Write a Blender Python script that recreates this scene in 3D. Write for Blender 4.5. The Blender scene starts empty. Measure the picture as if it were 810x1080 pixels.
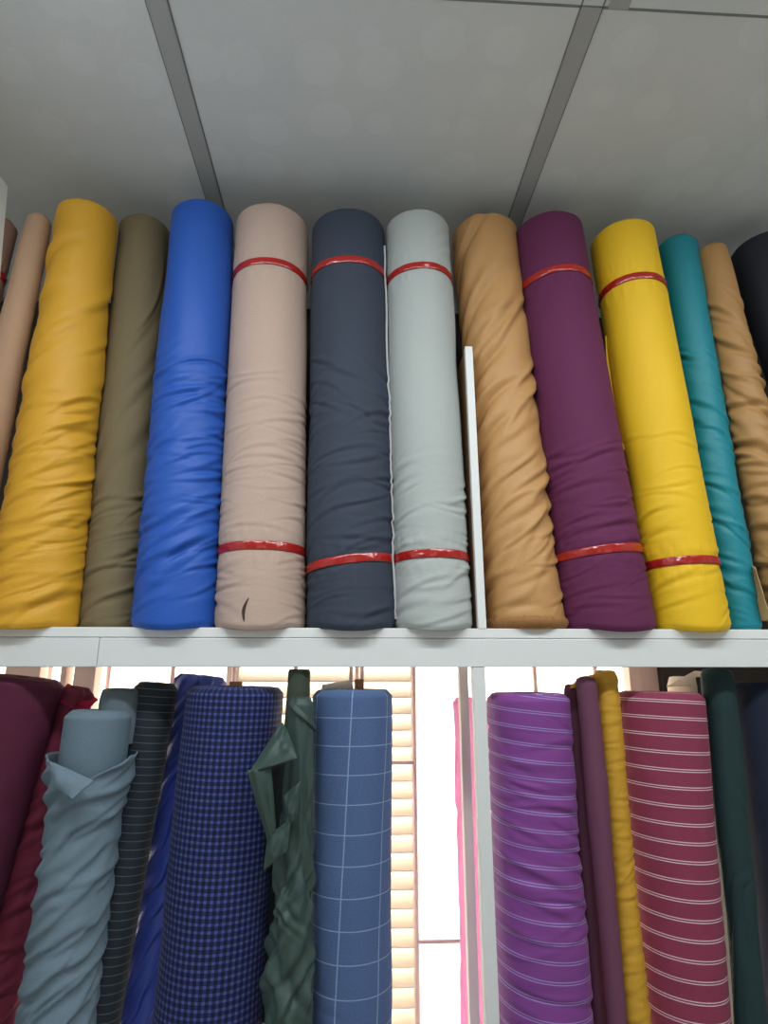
import bpy, math, numpy as np
from mathutils import Vector
PI = math.pi
sc = bpy.context.scene
COL = sc.collection

# ------------------------------------------------------------------ camera
FPX, PITCH, YAW = 640.0, math.radians(14.9), math.radians(3.0)
CAM = np.array([0.0, 0.0, 1.6])
FWD = np.array([math.sin(YAW)*math.cos(PITCH), math.cos(YAW)*math.cos(PITCH), math.sin(PITCH)])
RGT = np.array([math.cos(YAW), -math.sin(YAW), 0.0])
UPV = np.cross(RGT, FWD)
def ray(px, py): return FWD + RGT*(px-405)/FPX + UPV*(540-py)/FPX
def at(px, py, Y):                       # point on the depth plane y = Y
    d = ray(px, py); return CAM + d*(Y/d[1])
def azel(px, py):
    d = ray(px, py); return math.atan2(d[0], d[1]), math.atan2(d[2], math.hypot(d[0], d[1]))
cd = bpy.data.cameras.new('camera'); cam = bpy.data.objects.new('camera', cd); COL.objects.link(cam)
cam.location = CAM
cam.rotation_euler = (PI/2 + PITCH, 0, -YAW)
cd.sensor_fit = 'VERTICAL'; cd.sensor_height = 36; cd.lens = FPX/1080*36; cd.clip_start = 0.01
sc.camera = cam

# ------------------------------------------------------------------ materials
def lin(c): 
    return tuple(((v/255)/12.92 if v/255 <= .04045 else ((v/255+.055)/1.055)**2.4) for v in c)
KALB = 1.0
def alb(c, k=1.0): return tuple(min(.9, v*KALB*k) for v in lin(c)) + (1,)
class NT:
    def __init__(s, name):
        s.m = bpy.data.materials.new(name); s.m.use_nodes = True
        s.t = s.m.node_tree; s.n = s.t.nodes; s.b = s.n['Principled BSDF']
    def new(s, typ, **kw):
        n = s.n.new(typ)
        for k, v in kw.items(): setattr(n, k, v)
        return n
    def link(s, a, b): s.t.links.new(a, b)
    def math(s, op, a, b=None):
        n = s.new('ShaderNodeMath', operation=op)
        for i, v in enumerate((a, b)):
            if v is None: continue
            if isinstance(v, (int, float)): n.inputs[i].default_value = v
            else: s.link(v, n.inputs[i])
        return n.outputs[0]
    def mix(s, f, a, b):
        n = s.new('ShaderNodeMix', data_type='RGBA')
        for i, v in ((0, f), (6, a), (7, b)):
            if isinstance(v, (int, float)): n.inputs[i].default_value = v
            elif isinstance(v, tuple): n.inputs[i].default_value = v
            else: s.link(v, n.inputs[i])
        return n.outputs[2]
    def uv(s):
        u = s.new('ShaderNodeUVMap'); sp = s.new('ShaderNodeSeparateXYZ'); s.link(u.outputs[0], sp.inputs[0])
        return u.outputs[0], sp.outputs[0], sp.outputs[1]
    def line(s, v, period, width, off=0.0):
        f = s.math('FRACT', s.math('ADD', s.math('DIVIDE', v, period), off))
        return s.math('LESS_THAN', s.math('ABSOLUTE', s.math('SUBTRACT', f, .5)), width/period/2)
    def noise(s, vec, scale, detail=2):
        n = s.new('ShaderNodeTexNoise'); n.inputs['Scale'].default_value = scale; n.inputs['Detail'].default_value = detail
        if vec is not None: s.link(vec, n.inputs['Vector'])
        return n.outputs[0]
    def setp(s, **kw):
        for k, v in kw.items():
            k = k.replace('_', ' '); i = s.b.inputs[k]
            if hasattr(v, 'is_linked') or isinstance(v, bpy.types.NodeSocket): s.link(v, i)
            else: i.default_value = v

def fabric(name, rgb, rough=.75, sheen=.25, mottle=.12, pat=None, spec=.25, trans=0, bump=.0):
    m = NT(name); uvv, u, v = m.uv()
    base = alb(rgb)
    if pat: base = pat(m, u, v)
    # woven mottling: thread-sized and streaky variation of the dye
    mp = m.new('ShaderNodeMapping'); mp.inputs['Scale'].default_value = (260, 900, 1); m.link(uvv, mp.inputs[0])
    n1 = m.noise(mp.outputs[0], 1.0, 2)
    fac = m.math('ADD', m.math('MULTIPLY', n1, 2*mottle), 1-mottle)
    mul = m.new('ShaderNodeVectorMath', operation='SCALE')
    if isinstance(base, tuple): mul.inputs[0].default_value = base[:3]
    else: m.link(base, mul.inputs[0])
    m.link(fac, mul.inputs[3])
    col = mul.outputs[0]
    m.setp(Roughness=rough, Base_Color=col, Sheen_Weight=sheen*.12, Sheen_Roughness=.5)
    m.b.inputs['Specular IOR Level'].default_value = spec
    if isinstance(base, tuple):
        mx = max(base[:3]); m.b.inputs['Sheen Tint'].default_value = tuple(min(1, .3+.7*c/mx) for c in base[:3])+(1,)
    mp2 = m.new('ShaderNodeMapping'); mp2.inputs['Scale'].default_value = (90, 300, 1); m.link(uvv, mp2.inputs[0])
    bp = m.new('ShaderNodeBump'); bp.inputs['Strength'].default_value = .25; bp.inputs['Distance'].default_value = .0012
    m.link(m.noise(mp2.outputs[0], 1.0, 3), bp.inputs['Height']); m.link(bp.outputs[0], m.b.inputs['Normal'])
    if trans:
        tr = m.new('ShaderNodeBsdfTranslucent'); m.link(col, tr.inputs[0])
        ms = m.new('ShaderNodeMixShader'); ms.inputs[0].default_value = trans
        m.link(m.b.outputs[0], ms.inputs[1]); m.link(tr.outputs[0], ms.inputs[2])
        m.link(ms.outputs[0], m.n['Material Output'].inputs[0])
    return m.m
def plain(name, rgb, rough=.5, spec=.4, mottle=.04, scale=20, metal=0, bump=0):
    m = NT(name); tc = m.new('ShaderNodeTexCoord')
    n = m.noise(tc.outputs['Object'], scale, 4)
    c = alb(rgb)
    m.setp(Roughness=rough, Metallic=metal, Base_Color=m.mix(n, tuple(v*(1-mottle) for v in c[:3])+(1,), tuple(min(.95, v*(1+mottle)) for v in c[:3])+(1,)))
    m.b.inputs['Specular IOR Level'].default_value = spec
    if bump:
        bp = m.new('ShaderNodeBump'); bp.inputs['Strength'].default_value = bump; bp.inputs['Distance'].default_value = .002
        m.link(n, bp.inputs['Height']); m.link(bp.outputs[0], m.b.inputs['Normal'])
    return m.m

# ------------------------------------------------------------------ mesh helpers
def mesh_obj(name, verts, faces, mat, parent=None, loc=None, smooth=True, uvs=None):
    me = bpy.data.meshes.new(name)
    verts = np.asarray(verts, dtype=np.float64)
    me.from_pydata(verts.tolist(), [], faces)
    if smooth: me.polygons.foreach_set('use_smooth', [True]*len(me.polygons))
    if uvs is not None:
        ul = me.uv_layers.new(name='UVMap'); li = np.zeros(len(me.loops), dtype=np.int32)
        me.loops.foreach_get('vertex_index', li)
        ul.data.foreach_set('uv', np.asarray(uvs)[li].astype(np.float32).ravel())
    me.materials.append(mat); me.update()
    o = bpy.data.objects.new(name, me); COL.objects.link(o)
    if parent: o.parent = parent
    if loc is not None: o.location = loc
    return o
def box_vf(x0, x1, y0, y1, z0, z1, b=.0015):
    """box with chamfered edges"""
    V = []; F = []
    import bmesh
    bm = bmesh.new(); bmesh.ops.create_cube(bm, size=1)
    for v in bm.verts:
        v.co = Vector(((x0+x1)/2+v.co.x*(x1-x0), (y0+y1)/2+v.co.y*(y1-y0), (z0+z1)/2+v.co.z*(z1-z0)))
    if b: bmesh.ops.bevel(bm, geom=bm.edges[:], offset=min(b, .3*min(x1-x0, y1-y0, z1-z0)), segments=2, affect='EDGES', profile=.5)
    bm.verts.index_update()
    V = [v.co[:] for v in bm.verts]; F = [[v.index for v in f.verts] for f in bm.faces]; bm.free()
    return V, F
def join_vf(lst):
    V = []; F = []
    for v, f in lst:
        o = len(V); V += list(v); F += [[i+o for i in q] for q in f]
    return V, F
def box(name, dims, mat, parent=None, b=.0015):
    V, F = box_vf(*dims, b=b); return mesh_obj(name, V, F, mat, parent, smooth=False)
def empty(name, loc, label, cat, group=None):
    o = bpy.data.objects.new(name, None); COL.objects.link(o); o.location = loc; o.empty_display_size = .05
    o['label'] = label; o['category'] = cat
    if group: o['group'] = group
    return o
def structure(o): o['kind'] = 'structure'; return o

# ------------------------------------------------------------------ noise
rng = np.random.RandomState(7); TAB = rng.rand(256, 256)
def vn(x, y, seed=0):
    x = x + seed*17.31; y = y + seed*9.17
    xi = np.floor(x).astype(int); yi = np.floor(y).astype(int); fx = x-xi; fy = y-yi
    fx = fx*fx*fx*(fx*(fx*6-15)+10); fy = fy*fy*fy*(fy*(fy*6-15)+10)
    a = TAB[xi & 255, yi & 255]; b = TAB[(xi+1) & 255, yi & 255]; c = TAB[xi & 255, (yi+1) & 255]; d = TAB[(xi+1) & 255, (yi+1) & 255]
    return (a*(1-fx)+b*fx)*(1-fy) + (c*(1-fx)+d*fx)*fy
def sstep(a, b, x):
    t = np.clip((x-a)/(b-a), 0, 1); return t*t*(3-2*t)

# ------------------------------------------------------------------ the fabric bolt
def crease(S, Z, L, r, folds, seed):
    """single tapering creases, each a ridge with a valley under it"""
    H = np.zeros_like(S)
    for (ang, n, amp, w0, ln, t0, t1) in folds:
        rg = np.random.RandomState(seed*13+int(abs(ang)*100)+n)
        n = int(n*1.35)
        for q in range(n):
            tq = t0+(t1-t0)*(q+rg.rand())/n; e_ = rg.rand()*2-1; sq = np.sign(e_)*abs(e_)**.65*1.75*r; zq = tq*L
            aq = ang+rg.randn()*.09; ca, sa = math.cos(aq), math.sin(aq)
            dx, dz = S-sq, Z-zq
            m = (np.abs(dx) < ln*2) & (np.abs(dz) < ln*2)
            dx, dz = dx[m], dz[m]
            bb = dx*ca+dz*sa; aa = -dx*sa+dz*ca + (rg.rand()-.5)*.45*bb*bb/ln
            L_ = ln*(.7+.8*rg.rand()); w_ = .62*w0*(.6+.8*rg.rand())*(.65+.35*np.clip(1+bb/L_, 0, 2)); A_ = .86*amp*(.5+.8*rg.rand())
            x = aa/w_; ev = np.exp(-(bb/L_)**2*1.6)
            H[m] += A_*ev*x*np.exp(.5-.5*x*x)*np.where(x < 0, 1.0, .8)
    return H
def saw(S, Z, TT, saws, seed):
    """overlapping folds of twisted cloth: each bulges out at its lower side"""
    H = np.zeros_like(S)
    for k, (ang, per, amp, t0, t1) in enumerate(saws):
        ca, sa = math.cos(ang), math.sin(ang)
        a = (-S*sa+Z*ca)/per; b = (S*ca+Z*sa)/per
        ph = a + 1.1*vn(b/3.5+5, a/2.2, seed+51+k) + .35*vn(b/1.2, a/1.0, seed+61+k)
        f = ph-np.floor(ph); fl = np.floor(ph)
        h = np.where(f < .16, sstep(0, .16, f), 1-sstep(.16, 1, f)**.8)
        av = .35+.9*vn(fl*.73+2, b/4, seed+71+k)
        H += amp*(h-.45)*av*sstep(t0-.03, t0+.08, TT)*(1-sstep(t1-.05, t1+.05, TT))
    return H
SHELF_FRONT = .935
class Bolt:
    """A fabric bolt on a straight axis from base B to top T; radius grid over (height, angle)."""
    def __init__(s, rows, ytop, yf, zbase, seed=0, wr=(), straps=(), folds=(), saws=(), nth=160, nz=300, bend=0., oval=.0, tilt=1.0, sag=0., yft=None, rim=.006, bulge=0., cap=None):
        yft = yf if yft is None else yft
        circ = []
        for k, (py, xl, xr) in enumerate(rows):
            al, e1 = azel(xl, py); ar, e2 = azel(xr, py)
            az = (al+ar)/2; h = (ar-al)/2; y0 = (yf, yft)[k]
            d = y0/(math.cos(az)-math.sin(h)); r = d*math.sin(h)
            z = CAM[2] + d*math.tan((e1+e2)/2)
            circ.append((np.array([d*math.sin(az), d*math.cos(az), z]), r, az, d))
        (c0, r0, _, _), (c1, r1, az1, d1) = circ
        xc = (rows[1][1]+rows[1][2])/2
        ztop = CAM[2] + math.tan(azel(xc, ytop)[1])*(d1-r1)
        f = lambda z: (z-c0[2])/(c1[2]-c0[2])
        s.B = c0+(c1-c0)*f(zbase); s.T = c0+(c1-c0)*f(ztop)
        s.B[2] = zbase; s.T[2] = ztop
        rb = r0+(r1-r0)*f(zbase); rt = r0+(r1-r0)*f(ztop)
        rb = max(rb, .6*r0)
        s.rb, s.rt, s.L = rb, rt, np.linalg.norm(s.T-s.B)
        s.nth, s.nz, s.bend, s.tilt, s.rim = nth, nz, bend, tilt, rim
        th = np.linspace(-PI, PI, nth, endpoint=False)
        u = np.linspace(0, 1, nz)
        TT, TH = np.meshgrid(u, th, indexing='ij')
        R = rb+(rt-rb)*TT + bulge*np.sin(PI*TT)
        if cap: R = np.minimum(R, cap)
        S = TH*(rb+rt)/2; Z = TT*s.L
        win = 1-sstep(2.2, 2.9, np.abs(TH))
        # big soft irregularity of the wound cloth
        R = R + win*.0016*(vn(S/.06, Z/.11, seed+3)-.5)*2
        R = R*(1 - oval*np.cos(2*TH))
        cinch = np.zeros_like(R); puck = np.zeros_like(R)
        zc = []
        for (tz, tlt, sg) in straps:
            zz = tz + tlt*np.sin(TH) + sg*np.cos(TH)
            g = np.exp(-((Z-zz)/.010)**2); cinch = np.maximum(cinch, g)
            puck += np.exp(-((np.abs(Z-zz)-.018)/.016)**2)
        H = np.zeros_like(R)
        for k, w in enumerate(wr):
            ang, ac, alg, amp, t0, t1 = w[:6]
            ca, sa = math.cos(ang), math.sin(ang)
            wx = (vn(S/.05, Z/.05, seed+11+k)-.5)*ac*1.6
            a = (-S*sa+Z*ca+wx)/ac; b = (S*ca+Z*sa)/alg
            n = vn(a, b, seed+k*5+1)
            bil = np.sqrt((2*n-1)**2+.012)
            fall = sstep(t0-.10, t0+.06, TT)*(1-sstep(t1-.10, t1+.10, TT)) if t0 > 0 else (1-sstep(t1-.10, t1+.10, TT))
            patch = .35+.65*sstep(.3, .65, vn(S/.05+3, Z/.09, seed+21+k))
            H += amp*fall*patch*(bil-.45)
        H += crease(S, Z, s.L, (rb+rt)/2, folds, seed) + saw(S, Z, TT, saws, seed)
        H += .0010*puck*(vn(TH*9, Z/.03, seed+41)-.5)*2
        R = R + win*H*(1-cinch) - .0016*cinch
        # rounded bottom and top rims
        R = R - .004*(1-sstep(0, .012, TT))
        R = R - rim*sstep(1-.006/s.L*1.6, 1, TT)**2
        s.R = R; s.th = th; s.u = u; s.sag = sag; s.seed = seed
    def frame(s, t):
        t = np.asarray(t, dtype=float)[..., None]
        ax = (s.T-s.B)/s.L
        k = np.clip(t*5, 0, 1)*s.tilt
        n = np.array([0, 0, 1.])*(1-k)+ax*k; n = n/np.linalg.norm(n, axis=-1, keepdims=True)
        e1 = np.array([0, -1., 0]); e1 = e1-n*np.sum(n*e1, -1, keepdims=True); e1 = e1/np.linalg.norm(e1, axis=-1, keepdims=True)
        e2 = np.cross(n, e1)
        c = (s.T-s.B)*t + np.array([1., 0, 0])*s.bend*np.sin(PI*t)
        return c, e1, e2, n
    def rad(s, th, t):
        th = np.asarray(th); t = np.asarray(t)
        x = ((th+PI)/(2*PI)*s.nth) % s.nth; y = np.clip(t, 0, 1)*(s.nz-1)
        i = np.floor(x).astype(int); j = np.minimum(np.floor(y).astype(int), s.nz-2); fx = x-i; fy = y-j
        i1 = (i+1) % s.nth; i = i % s.nth
        return (s.R[j, i]*(1-fx)+s.R[j, i1]*fx)*(1-fy)+(s.R[j+1, i]*(1-fx)+s.R[j+1, i1]*fx)*fy
    def pt(s, th, t, off=0.):
        c, e1, e2, n = s.frame(t); r = (s.rad(th, t)+off)[..., None]; th = np.asarray(th)[..., None]
        return c + r*(np.cos(th)*e1+np.sin(th)*e2)
    def cloth(s, mat, parent, name='cloth'):
        TT, TH = np.meshgrid(s.u, s.th, indexing='ij')
        c, e1, e2, n = s.frame(TT)
        P = c + s.R[..., None]*(np.cos(TH)[..., None]*e1+np.sin(TH)[..., None]*e2)
        if s.sag:
            over = np.clip(SHELF_FRONT-.003-(P[..., 1]+s.B[1]), 0, 1)
            P[..., 2] -= over*s.sag*(1-sstep(0, .05, TT))
        nth, nz = s.nth, s.nz
        rm = (s.rb+s.rt)/2
        V = [P.reshape(-1, 3)]; UV = [np.stack([TH*rm, TT*s.L], -1).reshape(-1, 2)]
        I = np.arange(nz*nth).reshape(nz, nth); F = []
        a = I[:-1]; b = np.roll(I, -1, 1)[:-1]; c2 = np.roll(I, -1, 1)[1:]; d = I[1:]
        F += np.stack([a, b, c2, d], -1).reshape(-1, 4).tolist()
        # top: wound layers as shallow spiral steps down to the core
        cT, e1, e2, n = s.frame(1.0); last = I[-1]; base = nz*nth
        fr = np.linspace(.95, .18, 22)
        for k, q in enumerate(fr):
            ang = s.th; rr = s.R[-1]*q
            layer = ((rr/.0045 + ang/(2*PI)) % 1.0)
            hz = .0015*(layer-.5) + .004*(1-q) *(vn(ang*1.5, rr/.02+0*ang, s.seed+5)-.3) - .004*(q < .3) + (.002 if k else .0015)
            p = cT + rr[:, None]*(np.cos(ang)[:, None]*e1+np.sin(ang)[:, None]*e2) + hz[:, None]*n
            V.append(p); UV.append(np.stack([ang*rm, s.L+.02+0*ang], -1))
            cur = base+np.arange(nth); base += nth
            F += np.stack([last, np.roll(last, -1), np.roll(cur, -1), cur], -1).tolist(); last = cur
        F.append(last.tolist()); F.append(I[0][::-1].tolist())
        return mesh_obj(name, np.concatenate(V), F, mat, parent, uvs=np.concatenate(UV))
    def core(s, mat, parent, r=.014, up=.012, name='cardboard_core', dx=0., dy=0.):
        cT, e1, e2, n = s.frame(1.0); N = 28; V = []; F = []
        prof = [(r, -.03), (r, up-.001), (r-.0008, up), (r-.0025, up), (r-.003, up-.001), (r-.003, -.02)]
        a = np.linspace(-PI, PI, N, endpoint=False)
        for rr, h in prof: V.append(cT+np.array([dx, dy, 0])+rr*(np.cos(a)[:, None]*e1+np.sin(a)[:, None]*e2)+h*n)
        for k in range(len(prof)-1):
            l = np.arange(N)+k*N; c = l+N; F += np.stack([l, np.roll(l, -1), np.roll(c, -1), c], -1).tolist()
        F.append((np.arange(N)+(len(prof)-1)*N).tolist())
        return mesh_obj(name, np.concatenate(V), F, mat, parent)
    def strap(s, spec, mat, parent, width=.0135, name='plastic_strap'):
        tz, tlt, sg = spec; N = 220
        a = np.linspace(-PI, PI, N, endpoint=False)
        z = tz+tlt*np.sin(a)+sg*np.cos(a)
        rr = np.maximum(np.maximum(s.rad(a, (z-width*.4)/s.L), s.rad(a, (z+width*.4)/s.L)), s.rad(a, z/s.L))
        rr = .5*rr+.25*np.roll(rr, 3)+.25*np.roll(rr, -3)
        rr = np.maximum(rr, s.rad(a, z/s.L)) + .0006 + .0006*vn(a*7, 0*a, s.seed+8)
        prof = [(-.5, 0), (-.5, .0007), (-.45, .0011), (-.2, .0013), (0, .00135), (.2, .0013), (.45, .0011), (.5, .0007), (.5, 0)]
        V = []; F = []
        for w, o in prof:
            t = (z+w*width)/s.L; c, e1, e2, n = s.frame(t)
            V.append(c+(rr+o*(.45+1.1*vn(a*6, a*0+w*2.5, s.seed+90)))[:, None]*(np.cos(a)[:, None]*e1+np.sin(a)[:, None]*e2))
        M = len(prof)
        for k in range(M):
            l = np.arange(N)+k*N; c = np.arange(N)+((k+1) % M)*N
            F += np.stack([l, np.roll(l, -1), np.roll(c, -1), c], -1).tolist()
        return mesh_obj(name, np.concatenate(V), F, mat, parent)
    def edge(s, th0, t0, t1, mat, parent, width=.004, wob=.05, off=.0012, name='selvage', thick=.0012, lift=0.):
        """the free edge of the cloth running up the bolt"""
        N = 120; t = np.linspace(t0, t1, N)
        th = th0 + wob*(vn(t*9, 0*t, s.seed+2)-.5)*2
        dth = width/((s.rb+s.rt)/2)
        lf = lift*np.sin(PI*(t-t0)/(t1-t0))*(.5+vn(t*12, 0*t+4, s.seed))
        V = np.concatenate([s.pt(th-dth/2, t, off-.002), s.pt(th-dth/2, t, off+thick), s.pt(th+dth/2, t, off+thick+lf), s.pt(th+dth/2, t, off-.001+lf)])
        F = []
        for k in range(4):
            l = np.arange(N)+k*N; c = np.arange(N)+((k+1) % 4)*N
            F += np.stack([l[:-1], c[:-1], c[1:], l[1:]], -1).tolist()
        return mesh_obj(name, V, F, mat, parent)

def patch(name, corners, mat, parent, origin, bulge=0., n=24, thick=.0012, wr=.0, seed=0, uvs=1.0, prof=None):
    """a hanging piece of cloth spanned between four world points (a,b bottom/left->right ; d,c top)"""
    a, b, c, d = [np.array(p) for p in corners]
    u, v = np.meshgrid(np.linspace(0, 1, n), np.linspace(0, 1, n))
    P = (a*((1-u)*(1-v))[..., None]+b*(u*(1-v))[..., None]+c*(u*v)[..., None]+d*((1-u)*v)[..., None])
    P[..., 1] -= bulge*np.sin(PI*u)*np.sin(PI*np.clip(v, 0, 1))
    P[..., 1] -= wr*(vn(u*4, v*3, seed)-.5)*2
    if prof is not None: P = P+prof(u, v)
    P = P-np.array(origin)
    I = np.arange(n*n).reshape(n, n)
    F = np.stack([I[:-1, :-1], I[:-1, 1:], I[1:, 1:], I[1:, :-1]], -1).reshape(-1, 4).tolist()
    w, h = np.linalg.norm(b-a), np.linalg.norm(d-a)
    o = mesh_obj(name, P.reshape(-1, 3), F, mat, parent, uvs=np.stack([u*w, v*h], -1).reshape(-1, 2))
    m = o.modifiers.new('thickness', 'SOLIDIFY'); m.thickness = thick; m.offset = 0
    return o

# ------------------------------------------------------------------ shared materials
WHITE = plain('white painted wood', (222, 226, 226), .45, .4, .02, 8)
WHITE2 = plain('white lipping', (214, 219, 220), .4, .4, .02, 8)
BEIGE = plain('beige painted post', (246, 238, 228), .5, .3, .03, 10)
PLY = plain('raw plywood', (150, 115, 85), .7, .2, .1, 30)
RED = NT('red plastic strapping'); RED.setp(Base_Color=alb((164, 30, 26)), Roughness=.14); RED.b.inputs['Specular IOR Level'].default_value = .7
_tc = RED.new('ShaderNodeTexCoord'); _bp = RED.new('ShaderNodeBump'); _bp.inputs['Strength'].default_value = .7; _bp.inputs['Distance'].default_value = .002
RED.link(RED.noise(_tc.outputs['Object'], 110, 2), _bp.inputs['Height']); RED.link(_bp.outputs[0], RED.b.inputs['Normal']); RED = RED.m
CARD = plain('brown cardboard', (150, 112, 80), .85, .1, .1, 60)
PAPER = plain('white paper', (228, 220, 208), .8, .2, .03, 30)
SELV_W = fabric('white selvage', (205, 208, 212))

# ------------------------------------------------------------------ the room
CEIL = 1.6+.905
def flat_wall(name, dims, mat): return structure(box(name, dims, mat, b=0))
WALLM = plain('off white wall paint', (222, 219, 214), .85, .2, .04, 6, bump=.1)
FLOORM = plain('grey terrazzo floor', (215, 210, 202), .35, .4, .06, 60)
XW0, XW1, YR = -1.75, 1.7, -4.2
WX0, WX1, WZ0, WZ1, WY = -1.25, .70, .78, 1.69, 1.38
flat_wall('floor', (XW0-.1, XW1+.1, YR-.1, 1.55, -.06, 0), FLOORM)
flat_wall('wall_left', (XW0-.1, XW0, YR-.1, WY, 0, CEIL+.02), WALLM)
flat_wall('wall_right', (XW1, XW1+.1, YR-.1, WY, 0, CEIL+.02), WALLM)
flat_wall('wall_rear', (XW0, XW1, YR-.1, YR, 0, CEIL+.02), WALLM)
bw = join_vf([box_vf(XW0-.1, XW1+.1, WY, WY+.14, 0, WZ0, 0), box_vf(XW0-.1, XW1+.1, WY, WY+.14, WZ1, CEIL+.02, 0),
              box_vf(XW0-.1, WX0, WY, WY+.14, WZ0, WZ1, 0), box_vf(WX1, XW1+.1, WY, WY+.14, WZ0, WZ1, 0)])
structure(mesh_obj('wall_back', *bw, plain('shade darkened brownish wall', (66, 60, 56), .85, .2, .06, 6, bump=.1), smooth=False))  # wall colour darkened to put shade into the gaps between bolts
# ceiling: pale boards with a faint embossed ring pattern
cm = NT('embossed ceiling board'); tc = cm.new('ShaderNodeTexCoord')
vo = cm.new('ShaderNodeTexVoronoi'); vo.inputs['Scale'].default_value = 11.0; vo.inputs['Randomness'].default_value = .55
cm.link(tc.outputs['Object'], vo.inputs['Vector'])
ringm = cm.new('ShaderNodeMapRange'); ringm.interpolation_type = 'SMOOTHSTEP'
cm.link(vo.outputs['Distance'], ringm.inputs[0]); ringm.inputs[1].default_value = .36; ringm.inputs[2].default_value = .44
cl = cm.noise(tc.outputs['Object'], 5, 4)
sp = cm.noise(tc.outputs['Object'], 300, 2)
c0 = cm.mix(cl, alb((222, 232, 238)), alb((236, 244, 249)))
c1 = cm.mix(cm.math('MULTIPLY', ringm.outputs[0], .07), c0, alb((170, 176, 178)))
c2 = cm.mix(cm.math('MULTIPLY', sp, .10), c1, alb((150, 152, 155)))
cm.setp(Base_Color=c2, Roughness=.7); cm.b.inputs['Specular IOR Level'].default_value = .25
CEILM = cm.m
flat_wall('ceiling', (XW0-.1, XW1+.1, YR-.1, WY, CEIL, CEIL+.06), CEILM)
BATTEN = plain('grey ceiling batten', (176, 182, 184), .5, .4, .04, 20)
SEAM = plain('dark ceiling joint', (135, 138, 142), .8, .1, .05, 20)
dC = lambda px, py: (lambda d: CAM + d*((CEIL-CAM[2])/d[2]))(ray(px, py))
# cover strips run front to back, one cross joint
sx0, sx1 = dC(165, 0)[0], dC(624, 8)[0]
k = 0
yj = dC(640, 8)[1]
for cx in (sx0, sx1, sx0-(sx1-sx0), sx1+(sx1-sx0)):
    k += 1
    y0 = YR if cx == sx0 else yj
    structure(mesh_obj('trim_%d' % k, *join_vf([box_vf(cx-.0145, cx+.0145, y0, WY, CEIL-.003, CEIL, .001)]), BATTEN, smooth=False))
k += 1; structure(mesh_obj('trim_%d' % k, *join_vf([box_vf(XW0, XW1, yj-.0015, yj+.0015, CEIL-.0012, CEIL, 0),
    *[box_vf(cx+e-.001, cx+e+.001, -.2, WY, CEIL-.0012, CEIL, 0) for cx in (sx0, sx1) for e in (-.0155, .0155)]]), SEAM, smooth=False))
cx = dC(655, 0)[0]
k += 1; structure(box('trim_%d' % k, (cx-.0145, cx+.0145, YR, yj, CEIL-.003, CEIL), BATTEN, b=.001))

# window: frame with mullions in the wall opening (pinkish painted), grille behind, louvred shutter outside
PINK = plain('pinkish painted window frame', (232, 206, 196), .5, .3, .05, 15)
ROD = plain('bloom paled grille bar', (242, 218, 218), .45, .4, .08, 40)  # colour lightened to put the window's bloom on the bars
fy0, fy1 = WY+.02, WY+.06
wf = [box_vf(WX0, WX1, fy0, fy1, WZ0, WZ0+.04), box_vf(WX0, WX1, fy0, fy1, WZ1-.035, WZ1),
      box_vf(WX0, WX0+.04, fy0, fy1, WZ0, WZ1), box_vf(WX1-.04, WX1, fy0, fy1, WZ0, WZ1)]
def xat(px, py, Y): return at(px, py, Y)[0]
for (a, b) in ((3, 40), (62, 68), (76, 99), (368, 372), (380, 384), (665, 688)):
    wf.append(box_vf(xat(a, 720, fy0), xat(b, 720, fy0), fy0+.002, fy1-.002, WZ0+.02, WZ1-.02))
structure(mesh_obj('window_1', *join_vf(wf), PINK, smooth=False))
GY = WY+.085
gr = empty('window_grille', (0, GY, WZ0), 'bloom-paled pink metal bar grille across the bright window behind the lower bolts', 'window grille')
def rod(x, z0, z1, r=.0052, n=12):
    a = np.linspace(0, 2*PI, n, endpoint=False); V = []
    for z in (z0, z1): V += [(x+r*math.cos(q), r*math.sin(q), z) for q in a]
    F = [[i, (i+1) % n, n+(i+1) % n, n+i] for i in range(n)]+[list(range(n))[::-1], [n+i for i in range(n)]]
    return V, F
bx = [xat(p, 760, GY) for p in (-144, -80, -18, 46, 109, 178, 244, 310, 376, 437, 502, 567, 632, 691)]
for x in bx:
    V, F = rod(x, 0, WZ1-WZ0); mesh_obj('bar', V, F, ROD, gr)
def hbar(x0, x1, z):
    V, F = box_vf(x0, x1, -.006, .006, z-.004-WZ0, z+.004-WZ0, .001); mesh_obj('cross_bar', V, F, ROD, gr, smooth=False)
hbar(bx[0]-.03, bx[9], at(425, 804, GY)[2]); hbar(bx[9], bx[13], at(465, 992, GY)[2])
# louvred shutter
SY = WY+.16
SHUT = plain('cream painted shutter slats', (240, 231, 214), .6, .3, .05, 20)
sh = empty('louvred_shutter', (0, SY, WZ0), 'cream louvred shutter outside the window, seen right of the blue windowpane bolt', 'shutter')
x0, x1 = xat(238, 740, SY), xat(436, 760, SY)
mesh_obj('shutter_frame', *join_vf([box_vf(x0, x0+.03, -.012, .018, -.06, 1.0), box_vf(x1-.006, x1+.002, -.012, .018, -.06, 1.0), box_vf(x0, x1, -.012, .018, -.1, -.06), box_vf(x0, x1, -.012, .018, .96, 1.0)]), SHUT, sh, smooth=False)
sl = []
for i in range(27):
    z = -.05+i*.0375
    V, F = box_vf(x0+.03, x1-.006, -.0185, .0185, -.0022, .0022, .001); V = np.array(V)
    q = math.radians(38); y, zz = V[:, 1]*math.cos(q)+V[:, 2]*math.sin(q), V[:, 1]*math.sin(q)-V[:, 2]*math.cos(q)
    V = np.stack([V[:, 0], y, z-zz*-1], 1); sl.append((V.tolist(), [f[::-1] for f in F]))
mesh_obj('slats', *join_vf(sl), SHUT, sh, smooth=False)
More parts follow.
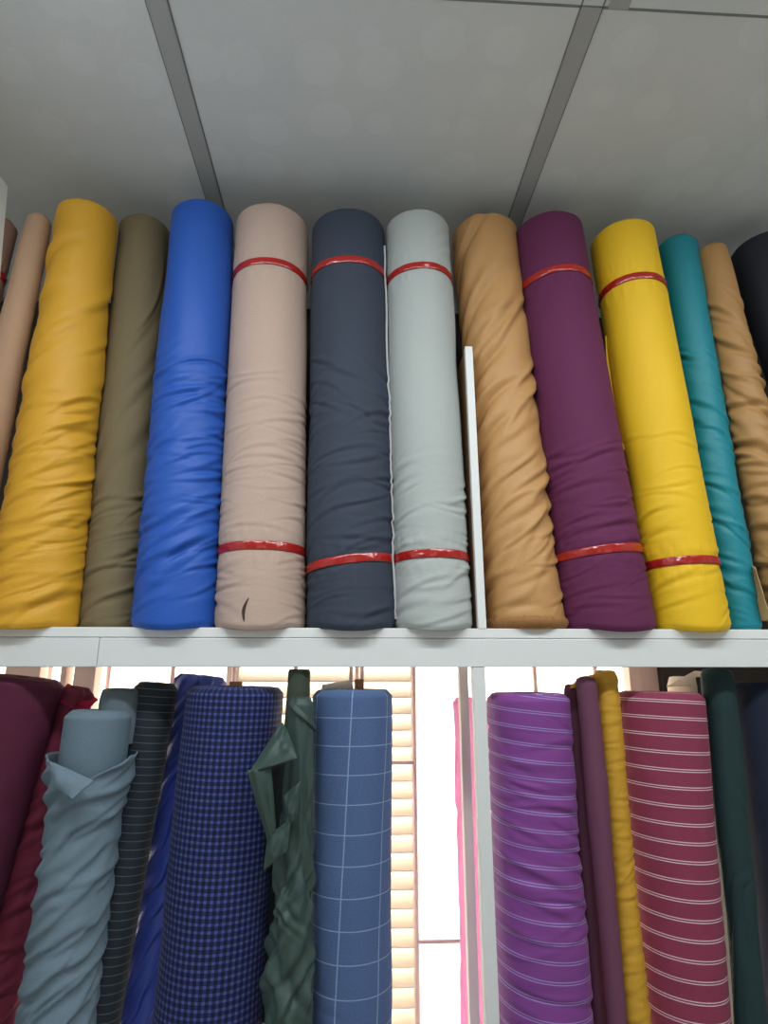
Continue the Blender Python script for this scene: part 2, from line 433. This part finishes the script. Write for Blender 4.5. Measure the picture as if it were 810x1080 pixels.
# sunlit building wall and ground outside
structure(box('trim_%d' % (k+1), (-5, 5, 4.0, 4.2, -.5, 4.5), plain('sunlit outside wall', (236, 226, 205), .9, .1, .06, 2), b=0))
structure(box('trim_%d' % (k+2), (-5, 5, WY+.14, 4.0, -.6, -.5), plain('outside paving', (200, 190, 175), .9, .1, .06, 4), b=0))

# ------------------------------------------------------------------ shelving rack
zt = at(300, 662, SHELF_FRONT)[2]; zm = at(300, 673, SHELF_FRONT)[2]; zb = at(300, 703.5, SHELF_FRONT)[2]
SX0, SX1, SB = -1.5, 1.35, 1.345
rk = empty('shelf_rack', (0, SHELF_FRONT, 0), 'white wooden shelving rack holding both rows of upright fabric bolts', 'shelving')
def rb(name, dims, mat, b=.0012):
    x0, x1, y0, y1, z0, z1 = dims; return box(name, (x0, x1, y0-SHELF_FRONT, y1-SHELF_FRONT, z0, z1), mat, rk, b)
rb('upper_shelf_board', (SX0, SX1, SHELF_FRONT+.0008, SB, zm+.0008, zt), WHITE)
xj = xat(103, 690, SHELF_FRONT)
rb('front_rail', (SX0, xj-.0003, SHELF_FRONT, SHELF_FRONT+.02, zb, zm), WHITE2)
rb('front_rail', (xj+.0003, SX1, SHELF_FRONT, SHELF_FRONT+.02, zb, zm), WHITE2)
ZL = .80
rb('lower_shelf_board', (SX0, SX1, SHELF_FRONT, SB, ZL-.03, ZL), WHITE)
rb('base_shelf_board', (SX0, SX1, SHELF_FRONT, SB, .08, .11), WHITE)
xp0, xp1 = xat(505.5, 890, SHELF_FRONT), xat(519.5, 890, SHELF_FRONT)
PY = 1.115
xq0, xq1 = xat(490, 890, PY), xat(500, 890, PY)
for (a, b_, yy, mt) in ((xp0, xp1, SHELF_FRONT, WHITE2), (xq0, xq1, PY, BEIGE), (SX0, SX0+.02, SHELF_FRONT, WHITE2), (SX1-.02, SX1, SHELF_FRONT, WHITE2), (SX0, SX0+.02, 1.32, BEIGE), (SX1-.02, SX1, 1.32, BEIGE)):
    for z0, z1 in ((0, .08), (.11, ZL-.03), (ZL, zb if yy < 1 else zm)): rb('post', (a, b_, yy+.001, yy+.02, z0, z1), mt)
# upright divider on the shelf, white front edge on a plywood board, leaning a touch
pa, pb = at(494.2, 366, SHELF_FRONT+.002), at(508.5, 661, SHELF_FRONT+.002)
def lean_box(name, w, y0, y1, mat):
    V = []
    for (p, z) in ((pb, zt), (pa, pa[2])):
        for yy in (y0, y1):
            for sx in (-w/2, w/2): V.append((p[0]+sx, yy-SHELF_FRONT, z))
    F = [[0, 1, 5, 4], [3, 2, 6, 7], [2, 0, 4, 6], [1, 3, 7, 5], [4, 5, 7, 6], [0, 2, 3, 1]]
    return mesh_obj(name, V, F, mat, rk, smooth=False)
lean_box('divider_panel', .0105, SHELF_FRONT+.012, 1.30, PLY)
lean_box('divider_edge', .0125, SHELF_FRONT, SHELF_FRONT+.012, WHITE)
# scrap of wood under the shelf
# end panel of the neighbouring unit at the far left
pt_, pl_ = at(8.5, 197, .90), at(.5, 290, .90)
side = empty('cabinet_side_panel', (pt_[0], .6, 0), 'white upright side panel at the top left edge of the photo', 'panel')
V, F = box_vf(-.03, 0, -.45, .30, 0, pt_[2], .001)
V = [(v[0]+(pt_[2]-v[2])*(pl_[0]-pt_[0])/(pt_[2]-pl_[2]), v[1], v[2]) for v in V]
mesh_obj('panel_board', V, F, WHITE, side, smooth=False)

# ------------------------------------------------------------------ bolts, top shelf
G1 = 'upright fabric bolts on the top shelf'; G2 = 'upright fabric bolts under the shelf'
CT = 'fabric bolt'
def make(label, group, mat, core=None, selv=None, **kw):
    b = Bolt(**kw)
    e = empty('fabric_bolt', b.B, label, CT, group)
    b.cloth(mat, e)
    if core: b.core(CARD, e, **core)
    for st in kw.get('straps', ()): b.strap(st, RED, e)
    return b, e
YF = .910
def top(label, mat, bot, tp, peak, **kw):
    kw.setdefault('yf', YF); kw.setdefault('yft', kw['yf']+.012); kw.setdefault('sag', .32)
    return make(label, G1, mat, rows=(bot, tp), ytop=peak, zbase=zt, core=dict(r=.012, up=.0), **kw)
def hgt(b, py):        # height along the bolt of a pixel row on its front
    xc = None
    for t in np.linspace(0, 1, 400):
        p = b.B + b.pt(np.array(0.), np.array(t)); d = p-CAM
        y = 540-FPX*np.dot(d, UPV)/np.dot(d, FWD)
        if y <= py: return t*b.L
    return b.L
R = math.radians
DG = lambda a, amp, t1=.75, t0=0: (R(a), .026, .10, amp, t0, t1)
wr_small = [(R(4), .012, .09, .0010, 0, .40)]
def straps_for(rows, peak, ylow, yup, tl=0., tu=0., yf=YF):
    b = Bolt(rows=rows, ytop=peak, yf=yf, yft=yf+.012, zbase=zt, nth=16, nz=20)
    return ((hgt(b, ylow), tl, 0.), (hgt(b, yup), tu, 0.))

make_top = []
top('pinkish brown bolt with red strap, half hidden behind the white side panel', fabric('pinkish brown cloth', (150, 118, 104)),
    (400, -68, -20), (240, -18, 20), 226, yf=.94, seed=1, straps=((.62, 0, 0),))
top('thin beige bolt left of the golden one', fabric('beige cloth', (196, 162, 134)), (500, -48, 3), (245, 24, 54), 222, yf=.935, yft=.955, seed=2)
top('plump golden ochre bolt without strap, left of the olive one', fabric('golden satin cloth', (208, 156, 40), .5, .3, spec=.4),
    (640, -18, 86), (235, 58, 125), 208, seed=3, wr=[(R(24), .016, .09, .0016, 0, .5)], folds=[(R(26), 34, .0030, .008, .06, .04, .52), (R(36), 10, .0034, .016, .09, .4, .9), (R(16), 24, .0016, .0045, .04, .03, .4)])
top('dull olive drab bolt between golden and royal blue', fabric('olive twill', (118, 106, 80), mottle=.2),
    (645, 84, 150), (245, 124, 181), 224, yf=.968, yft=.985, seed=4, wr=[(R(20), .014, .07, .0012, 0, .28)], folds=[(R(18), 22, .0022, .0055, .05, .0, .30), (R(68), 6, .0020, .012, .12, .2, .8)])
top('royal blue satin bolt with diagonal creases', fabric('royal blue satin', (28, 83, 176), .48, .3, spec=.4),
    (640, 139, 231), (235, 180, 247.5), 208, seed=5, wr=[(R(22), .014, .08, .0012, .05, .6)], folds=[(R(20), 40, .0026, .0065, .055, .12, .60), (R(38), 12, .0026, .008, .05, .02, .2), (R(14), 24, .0014, .004, .035, .1, .55)])
rows = ((640, 226, 322), (240, 249, 325))
bt, et = top('taupe bolt with two red straps, beside the royal blue one', fabric('taupe suiting', (184, 162, 150), mottle=.1), *rows, 212, seed=6,
    straps=straps_for(rows, 212, 576, 275), wr=wr_small, folds=[(R(2), 34, .0013, .0045, .06, .02, .55), (R(-16), 10, .0014, .005, .03, .0, .28)])
# a snag in the taupe cloth near its foot
hz = hgt(bt, 648)
tz = np.linspace(hz-.012, hz+.022, 14); a0 = -.20+.10*np.linspace(-.5, 1, 14)**2
N = len(tz); w = .0022*np.sin(np.linspace(.15, 3.0, N))**1+.0004
rmid = (bt.rb+bt.rt)/2
V = np.concatenate([bt.pt(a0-w/rmid, tz/bt.L, .0004), bt.pt(a0, tz/bt.L, .0022), bt.pt(a0+w/rmid, tz/bt.L, .0004)])
F = [[k*N+i, (k+1)*N+i, (k+1)*N+i+1, k*N+i+1] for k in range(2) for i in range(N-1)]
mesh_obj('snag', V, F, fabric('dark thread', (70, 58, 50)), et)
rows = ((640, 323, 417), (240, 329.5, 405))
b, e = top('charcoal navy bolt with two red straps', fabric('charcoal suiting', (56, 64, 79), mottle=.22), *rows, 217, seed=7,
    straps=straps_for(rows, 217, 590, 273, tl=.008), wr=[(R(4), .012, .09, .0010, 0, .5)], folds=[(R(14), 22, .0022, .006, .055, .10, .55), (R(-25), 7, .0020, .007, .05, .45, .6), (R(8), 14, .0014, .005, .05, .02, .2)])
b.edge(1.22, .02, .93, SELV_W, e, width=.005, wob=.05, off=.003)
rows = ((640, 415.5, 498), (240, 406.5, 473))
top('pale grey bolt with two red straps, left of the white divider', fabric('pale grey cloth', (170, 178, 177), mottle=.06), *rows, 218, seed=8,
    straps=straps_for(rows, 218, 584, 279), wr=[(R(10), .012, .09, .0008, 0, .4)], folds=[(R(16), 22, .0020, .006, .05, .02, .36), (R(38), 6, .0012, .006, .04, .84, .97)])
b, e = top('tan bolt with frayed foot, right of the white divider', fabric('tan satin cloth', (184, 140, 88), .5, .3, spec=.4),
    (640, 511, 594), (250, 477.5, 545), 222, yf=.926, yft=.95, seed=9, wr=[(R(40), .016, .09, .0014, .05, .6)], folds=[(R(52), 16, .0046, .014, .10, .3, .95), (R(40), 26, .0034, .009, .07, .08, .6), (R(20), 12, .0026, .007, .05, .04, .25)])
N = 200; a = np.linspace(-2.6, 2.6, N); V = []; prof = [(0.0, .001), (.004, .004), (.010, .0048), (.016, .004), (.0185, .0005)]
for h, o in prof:
    rg = vn(a*14, 0*a+h*400, 77)-.5
    V.append(b.pt(a, np.clip((h+.004*rg)/b.L, 0, 1), o+.0022*rg))
F = [[k*N+i, k*N+i+1, (k+1)*N+i+1, (k+1)*N+i] for k in range(len(prof)-1) for i in range(N-1)]
mesh_obj('frayed_selvage', np.concatenate(V), F, fabric('frayed brown edge', (150, 108, 66), mottle=.5), e)
rows = ((640, 588, 688), (245, 540.5, 614))
top('deep plum purple bolt with two red straps', fabric('plum suiting', (96, 40, 78), mottle=.14), *rows, 220, seed=10, oval=.01,
    straps=straps_for(rows, 220, 579, 282, tl=.004), wr=[(R(0), .012, .08, .0008, 0, .3)], folds=[(R(10), 18, .0020, .006, .06, .17, .40), (R(4), 12, .0012, .005, .05, .02, .2)])
rows = ((640, 683, 768), (250, 621, 692))
b, e = top('bright yellow bolt with two red straps', fabric('yellow cloth', (226, 184, 30), .6, spec=.35, mottle=.06), *rows, 230, seed=12,
    straps=straps_for(rows, 230, 590, 290), wr=[(R(4), .012, .08, .0006, 0, .3)], folds=[(R(14), 14, .0018, .006, .05, .02, .28), (R(-8), 8, .0010, .005, .05, .25, .5)])
b.edge(-1.70, .42, .72, fabric('yellow selvage', (236, 196, 40)), e, width=.005, wob=.05, off=.0015, lift=.006)
top('slim teal bolt right of the yellow one', fabric('teal satin cloth', (20, 130, 146), .5, .3, spec=.4),
    (640, 757, 801), (265, 691, 737), 246, yf=.958, yft=.97, seed=13, wr=[(R(-20), .012, .06, .0008, 0, .5)], folds=[(R(-32), 30, .0026, .007, .045, .04, .7)])
b, e = top('crumpled camel brown bolt with a folded edge, right of the teal one', fabric('camel satin cloth', (168, 128, 78), .5, .3, spec=.4),
    (600, 797, 858), (280, 736, 772), 253, yf=.94, yft=.955, seed=14, wr=[(R(-14), .014, .06, .0016, 0, .6)], folds=[(R(-12), 24, .0048, .010, .045, .02, .62), (R(-40), 10, .0036, .010, .06, .4, .85)])
o = e.location
patch('folded_edge', (at(803, 655, .965), at(813, 655, .94), at(797, 598, .945), at(790, 596, .975)), fabric('camel edge', (190, 155, 112)), e, o, bulge=.006, wr=.002, seed=4)
top('near black bolt at the right end of the top shelf', fabric('near black cloth', (42, 44, 52), mottle=.2),
    (410, 812, 900), (290, 775, 850), 240, yf=.945, yft=.965, seed=15)

# ------------------------------------------------------------------ bolts, lower shelf
def low(label, mat, tp, bot, peak, **kw):
    kw.setdefault('yf', .934); kw.setdefault('yft', kw['yf'])
    c = kw.pop('core', None)
    return make(label, G2, mat, rows=(bot, tp), ytop=peak, zbase=ZL, core=c, **kw)
low('dark plum bolt at the far left under the shelf', fabric('dark plum cloth', (84, 32, 56), mottle=.1),
    (760, -40, 58), (1000, -110, -10), 716, seed=21, wr=[(R(60), .05, .2, .003, .5, 1.2)], yf=.95)
b, e = low('wine red bolt with its loose top flap coloured as if glowing in the window light', fabric('wine red cloth', (112, 40, 62), mottle=.1, trans=.1),
    (765, 52, 92), (1000, -16, 36), 727, seed=22, yf=1.02, rim=.008, folds=[(R(28), 22, .0034, .009, .06, .4, .8), (R(74), 6, .003, .014, .12, .7, 1.)])
patch('loose_flap', (at(58, 738, 1.02), at(86, 752, 1.01), at(105, 738, 1.05), at(72, 721, 1.06)), fabric('backlit tone wine cloth', (190, 40, 90), trans=.5), e, e.location, bulge=.004, wr=.006, seed=3)  # brighter pink copy of the wine cloth stands in for backlight
# grey blue bolt with loose wrap
b, e = low('slate grey bolt with its loose cloth folded into a collar', fabric('slate chambray', (100, 120, 134), mottle=.18),
    (775, 64, 137), (1040, 26, 103), 753, seed=23, wr=[(R(20), .03, .1, .002, .3, .8)])
b.R = b.R-.003*0
SL = fabric('slate chambray wrap', (106, 126, 140), mottle=.16)
ib = Bolt(rows=((1040, 66, 108), (775, 100, 146)), ytop=728, yf=.975, yft=.975, zbase=ZL, seed=24, nth=80, nz=60, rim=.003)
ib.B0 = ib.B.copy()
# inner wound layers poking out of the top
TT, TH = np.meshgrid(np.linspace(.9, 1, 10), ib.th, indexing='ij')
P = ib.B-b.B+ib.pt(TH, TT); I = np.arange(10*80).reshape(10, 80)
Fq = np.stack([I[:-1], np.roll(I, -1, 1)[:-1], np.roll(I, -1, 1)[1:], I[1:]], -1).reshape(-1, 4).tolist(); V = [P.reshape(-1, 3)]
last = I[-1]; base = 800; c, e1, e2, n = ib.frame(1.)
for k, q in enumerate(np.linspace(.93, .1, 16)):
    rr = ib.R[-1]*q; hz = .0025*((k % 2)-.5)+.004*(vn(ib.th*2, 0*ib.th+k*.3, 5)-.5)
    V.append(ib.B-b.B+c+rr[:, None]*(np.cos(ib.th)[:, None]*e1+np.sin(ib.th)[:, None]*e2)+hz[:, None]*n)
    cur = base+np.arange(80); base += 80; Fq += np.stack([last, np.roll(last, -1), np.roll(cur, -1), cur], -1).tolist(); last = cur
Fq.append(last.tolist())
mesh_obj('inner_layers', np.concatenate(V), Fq, fabric('slate cloth layers', (96, 108, 118), mottle=.2), e)
# the wrap: a second skin, open at the top in a V, flaring
NT_, NZ_ = 150, 170
th = np.linspace(-2.3, 2.3, NT_)
edge_y = np.interp(th, [-2.3, -1.3, -.9, .25, 1.2, 2.3], [800, 799, 803, 824, 800, 796])
tt = np.array([hgt(b, y) for y in edge_y])/b.L
f = np.linspace(0, 1, NZ_)
T2 = f[:, None]*tt[None, :]; TH2 = np.broadcast_to(th, T2.shape)
S2 = TH2*.06; Z2 = T2*b.L
off = .004+.010*sstep(.86, 1, f)[:, None]*(.4+.8*np.abs(np.sin(TH2*1.2))) + saw(S2, Z2, T2*0+.5, [(R(30), .034, .0075, -.1, 1.2)], 231)*(1-.6*sstep(.8, 1.4, np.abs(TH2))) + crease(S2, Z2, b.L, .06, [(R(26), 40, .0030, .007, .07, .35, .92)], 31)
off = np.maximum(off, .0012)
PW = b.pt(TH2, T2, off); I = np.arange(NT_*NZ_).reshape(NZ_, NT_)
Fq = np.stack([I[:-1, :-1], I[:-1, 1:], I[1:, 1:], I[1:, :-1]], -1).reshape(-1, 4).tolist()
w = mesh_obj('loose_wrap', PW.reshape(-1, 3), Fq, SL, e, uvs=np.stack([S2, Z2], -1).reshape(-1, 2))
md = w.modifiers.new('thickness', 'SOLIDIFY'); md.thickness = .0014; md.offset = -1
patch('folded_collar', (at(55, 826, .908), at(76, 843, .890), at(99, 824, .902), at(52, 802, .918)), SL, e, e.location, bulge=.007, wr=.002, seed=6, thick=.002)

def pin(m, u, v):
    return m.mix(m.math('MULTIPLY', m.line(v, .0112, .0012), .45), alb((34, 42, 50)), alb((105, 116, 122)))
low('black pinstriped bolt, its folds slumped at the top', fabric('black pinstripe', (34, 42, 50), pat=pin), (770, 134.5, 181), (1040, 92, 134), 722, seed=25, yf=.990, rim=.006, oval=.0,
    wr=[(R(70), .03, .2, .003, .5, 1.2)])
low('navy blue bolt twisted in deep diagonal folds', fabric('navy satin', (54, 76, 166), .45, .3, spec=.45), (790, 172, 226), (1060, 122, 178), 714, seed=26, yf=1.055, yft=1.06,
    saws=[(R(62), .026, .0075, -.1, 1.2)], folds=[(R(56), 24, .0016, .006, .09, .3, 1.)])
def plaid(m, u, v):
    p = .0089
    a = m.line(u, p, p*.45); c = m.line(v, p, p*.40)
    s = m.math('MULTIPLY', m.math('ADD', a, c), .5)
    c0 = m.mix(s, alb((18, 23, 52)), alb((48, 62, 126)))
    return m.mix(m.math('MULTIPLY', m.math('MULTIPLY', a, c), .4), c0, alb((95, 108, 165)))
low('thick navy bolt with small blue gingham check', fabric('navy gingham', (40, 50, 110), pat=plaid, mottle=.15), (760, 193, 297), (1060, 162, 279), 727, seed=27,
    core=dict(r=.010, up=.010), wr=[(R(0), .03, .2, .0012, 0, 1)])
# dark green bolt with a collar of loose cloth
GRN = fabric('dark green satin', (54, 74, 70), .5, .3, spec=.4)
b, e = low('dark green bolt with a pointed flap of loose cloth', GRN, (790, 303, 331), (1060, 279, 331), 738, seed=28, yf=.920, rim=.004, cap=.039,
    folds=[(R(55), 12, .0052, .010, .05, .38, .72), (R(125), 10, .0050, .010, .05, .38, .72), (R(62), 14, .0040, .013, .06, .35, .85), (R(118), 9, .0036, .012, .05, .35, .8), (R(84), 6, .0026, .010, .12, .5, 1.)])
cb = Bolt(rows=((760, 300, 326), (735, 302, 326.5)), ytop=704, yf=.945, yft=.945, zbase=zb-.12, seed=29, nth=64, nz=40, rim=.002)
TT, TH = np.meshgrid(cb.u, cb.th, indexing='ij'); P = cb.B-b.B+cb.pt(TH, TT); I = np.arange(40*64).reshape(40, 64)
Fq = np.stack([I[:-1], np.roll(I, -1, 1)[:-1], np.roll(I, -1, 1)[1:], I[1:]], -1).reshape(-1, 4).tolist()+[I[-1].tolist()]
# keep the top clear of the shelf
P[..., 2] = np.minimum(P[..., 2], zb-.003-b.B[2])
mesh_obj('inner_layers', P.reshape(-1, 3), Fq, fabric('dark green inner cloth', (62, 72, 62), mottle=.2), e)
A3 = lambda *a: at(*a)
patch('loose_flap', (A3(262, 816, .885), A3(314, 800, .885), A3(303, 770, .915), A3(297, 762, .925)), GRN, e, e.location, bulge=.010, wr=.003, seed=3, thick=.002)
patch('flap_lining', (A3(281, 920, .975), A3(302, 905, .975), A3(316, 800, .965), A3(268, 812, .975)), fabric('shade toned green cloth', (28, 36, 36)), e, e.location, bulge=-.012, wr=.006, seed=5, thick=.002)  # pocket shade put into a darker copy of the green
patch('flap_tail', (A3(283, 890, .915), A3(291, 882, .910), A3(286, 808, .892), A3(260.5, 813, .886)), GRN, e, e.location, bulge=.006, wr=.003, seed=8, thick=.002)
patch('flap_tail', (A3(302, 876, .912), A3(314, 858, .905), A3(317, 824, .900), A3(299, 840, .908)), GRN, e, e.location, bulge=.008, wr=.003, seed=9, thick=.002)
patch('flap_tail', (A3(278, 918, .918), A3(303, 898, .908), A3(307, 864, .908), A3(283, 880, .912)), GRN, e, e.location, bulge=.007, wr=.003, seed=10, thick=.002)
N = 60; q = np.linspace(0, 1, N); thq = -1.5+3.0*q; tq = (hgt(b, 740)+(hgt(b, 774)-hgt(b, 740))*q)/b.L
V = np.concatenate([b.pt(thq, tq+.012, .0005), b.pt(thq, tq+.004, .0035), b.pt(thq, tq, .004), b.pt(thq, tq-.0005, .0005)])
mesh_obj('wrapped_edge', V, [[k*N+i, (k+1)*N+i, (k+1)*N+i+1, k*N+i+1] for k in range(3) for i in range(N-1)], GRN, e)
patch('gap_backing', (at(266, 1078, 1.0), at(300, 1078, 1.0), at(304, 770, 1.0), at(290, 770, 1.0)), fabric('shade toned green', (28, 36, 36)), e, e.location, bulge=.0, wr=.004, seed=15, thick=.003, n=50)  # dark sheet added to close the gap against window light

def pane(m, u, v):
    uu = m.math('ADD', u, m.math('MULTIPLY', v, -.05))
    a = m.line(uu, .058, .0017, .172); c = m.line(v, .039, .0014, .62)
    k = m.math('MAXIMUM', a, c)
    return m.mix(m.math('MULTIPLY', k, .62), alb((76, 99, 142)), alb((150, 178, 210)))
b, e = low('denim blue bolt with pale windowpane check', fabric('windowpane chambray', (74, 96, 140), pat=pane, mottle=.28), (765, 330, 413.5), (1060, 326.5, 412.5), 730, seed=30,
    core=dict(r=.0075, up=.018, dx=.01), wr=[(R(0), .05, .2, .001, 0, 1)])
patch('paper_slip', (at(339, 727, 1.0), at(373, 727, 1.01), at(371, 716.5, 1.01), at(340, 722, 1.0)), PAPER, e, e.location, bulge=.002, n=10, thick=.0006)
def dbl(period, gap, lw, off, base, linec, k, tilt=0.):
    def f(m, u, v):
        vv = m.math('ADD', v, m.math('MULTIPLY', u, tilt))
        a = m.line(vv, period, lw, off); c = m.line(m.math('ADD', vv, gap), period, lw, off)
        return m.mix(m.math('MULTIPLY', m.math('MAXIMUM', a, c), k), alb(base), alb(linec))
    return f
PUR = (122, 64, 138)
low('magenta purple striped bolt with window glow in its colour behind the beige rear post', fabric('backlit tone purple stripe', (242, 195, 228), pat=dbl(.0235, .0035, .0012, .3, (242, 195, 228), (245, 215, 240), .6), trans=.85),  # purple paled to pink in the colour itself for window glow
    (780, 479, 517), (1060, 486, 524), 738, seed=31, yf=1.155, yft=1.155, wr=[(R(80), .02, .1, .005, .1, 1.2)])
low('bright purple bolt with thin pale double stripes', fabric('purple stripe', PUR, .55, .3, pat=dbl(.023, .0032, .0011, .1, PUR, (165, 165, 220), .62, .09), mottle=.1),
    (760, 514, 602), (1060, 523, 625), 734, seed=32, wr=[(R(-10), .014, .10, .0008, 0, 1)], folds=[(R(-12), 34, .0024, .008, .07, .35, .95)])
PL = fabric('plum brown cloth', (102, 62, 84), mottle=.1)
low('very thin plum brown bolt right of the purple striped one', PL, (760, 597.5, 613), (1060, 622, 641), 724, seed=33, yf=.985, yft=.99, rim=.002, nth=60, wr=[(R(80), .015, .2, .002, 0, 1.2)])
low('slim plum brown bolt left of the mustard one', PL, (760, 610, 634), (1060, 638, 661), 717, seed=34, yf=.945, yft=.95, rim=.002, nth=80, wr=[(R(85), .02, .2, .0015, 0, 1.2)])
MUS = fabric('mustard cloth', (190, 146, 48), .6)
b, e = low('slim mustard yellow bolt with rippled cloth', MUS, (760, 629, 655), (1060, 655, 684), 709, seed=35, yf=.955, yft=.965, rim=.003, nth=100,
    folds=[(R(6), 50, .0009, .004, .03, .35, .98), (R(30), 16, .0014, .006, .03, .3, .75)])
patch('folded_top', (at(600, 726, .99), at(634, 724, .985), at(638, 710, .99), at(611, 714, 1.0)), MUS, e, e.location, bulge=.004, wr=.004, seed=7, thick=.002)
MR = (132, 54, 80)
low('maroon bolt with white double stripes', fabric('maroon stripe', MR, pat=dbl(.0243, .0032, .0012, .25, MR, (226, 206, 218), .85, .02), mottle=.12), (760, 651.5, 746), (1060, 680.5, 771), 733, seed=36,
    core=None, wr=[(R(0), .04, .2, .0012, 0, 1)])
low('dark green bolt reaching up to the shelf, right of the maroon striped one', fabric('bottle green cloth', (30, 52, 54), mottle=.1), (760, 744, 780), (1040, 772, 806), 708, seed=37, yf=.95, yft=.965, rim=.003,
    wr=[(R(75), .03, .2, .004, 0, 1.2)])
low('dark navy bolt at the right edge under the shelf', fabric('dark navy cloth', (26, 34, 54), mottle=.2), (770, 771, 850), (1000, 800, 880), 722, seed=38, yf=.96, wr=[(R(70), .04, .2, .004, 0, 1.2)])
# cream bolt peeking over the maroon striped one
CR = fabric('cream cloth', (236, 224, 204), mottle=.08)
cbp = Bolt(rows=((760, 706, 752), (730, 704, 750)), ytop=716, yf=1.11, yft=1.11, zbase=ZL, seed=39, nth=80, nz=60, rim=.004)
e = empty('fabric_bolt', cbp.B, 'cream bolt with a dark core peeking over the maroon striped one', CT, G2)
cbp.cloth(CR, e)
pk = at(733, 708.5, 1.15)
patch('folded_top', (at(703, 724, 1.112), at(748, 724, 1.112), at(746, 709, 1.15), at(732, 708, 1.15)), CR, e, e.location, bulge=.006, wr=.002, seed=2, thick=.002)
cbp.core(plain('black core plug', (24, 22, 24), .6), e, r=.008, up=.003, name='core_plug', dx=.004, dy=-.035)

# ------------------------------------------------------------------ light
def area(name, loc, rot, sx, sy, power, col=(1, 1, 1)):
    l = bpy.data.lights.new(name, 'AREA'); l.shape = 'RECTANGLE'; l.size = sx; l.size_y = sy; l.energy = power; l.color = col
    o = bpy.data.objects.new(name, l); COL.objects.link(o); o.location = loc; o.rotation_euler = rot; return o
area('ceiling_tube_lamp', (.05, .20, CEIL-.012), (0, 0, 0), 2.4, .10, 28, (.97, 1, 1))
area('ceiling_tube_lamp', (.05, -2.4, CEIL-.012), (0, 0, 0), 1.6, .10, 9, (.97, 1, 1))
area('added_rear_fill', (.1, YR+.02, 1.15), (PI/2, 0, 0), 1.4, 2.0, 10, (.95, .98, 1))  # unseen fill added on the closed rear wall to lift the ceiling
w = bpy.data.worlds.new('world'); sc.world = w; w.use_nodes = True
bg = w.node_tree.nodes['Background']; bg.inputs[0].default_value = (1, .98, .95, 1); bg.inputs[1].default_value = 8.0

vs = sc.view_settings
sc.display_settings.display_device = 'sRGB'
vs.view_transform = 'Standard'; vs.look = 'None'; vs.exposure = -0.22; vs.gamma = 1; vs.use_curve_mapping = False
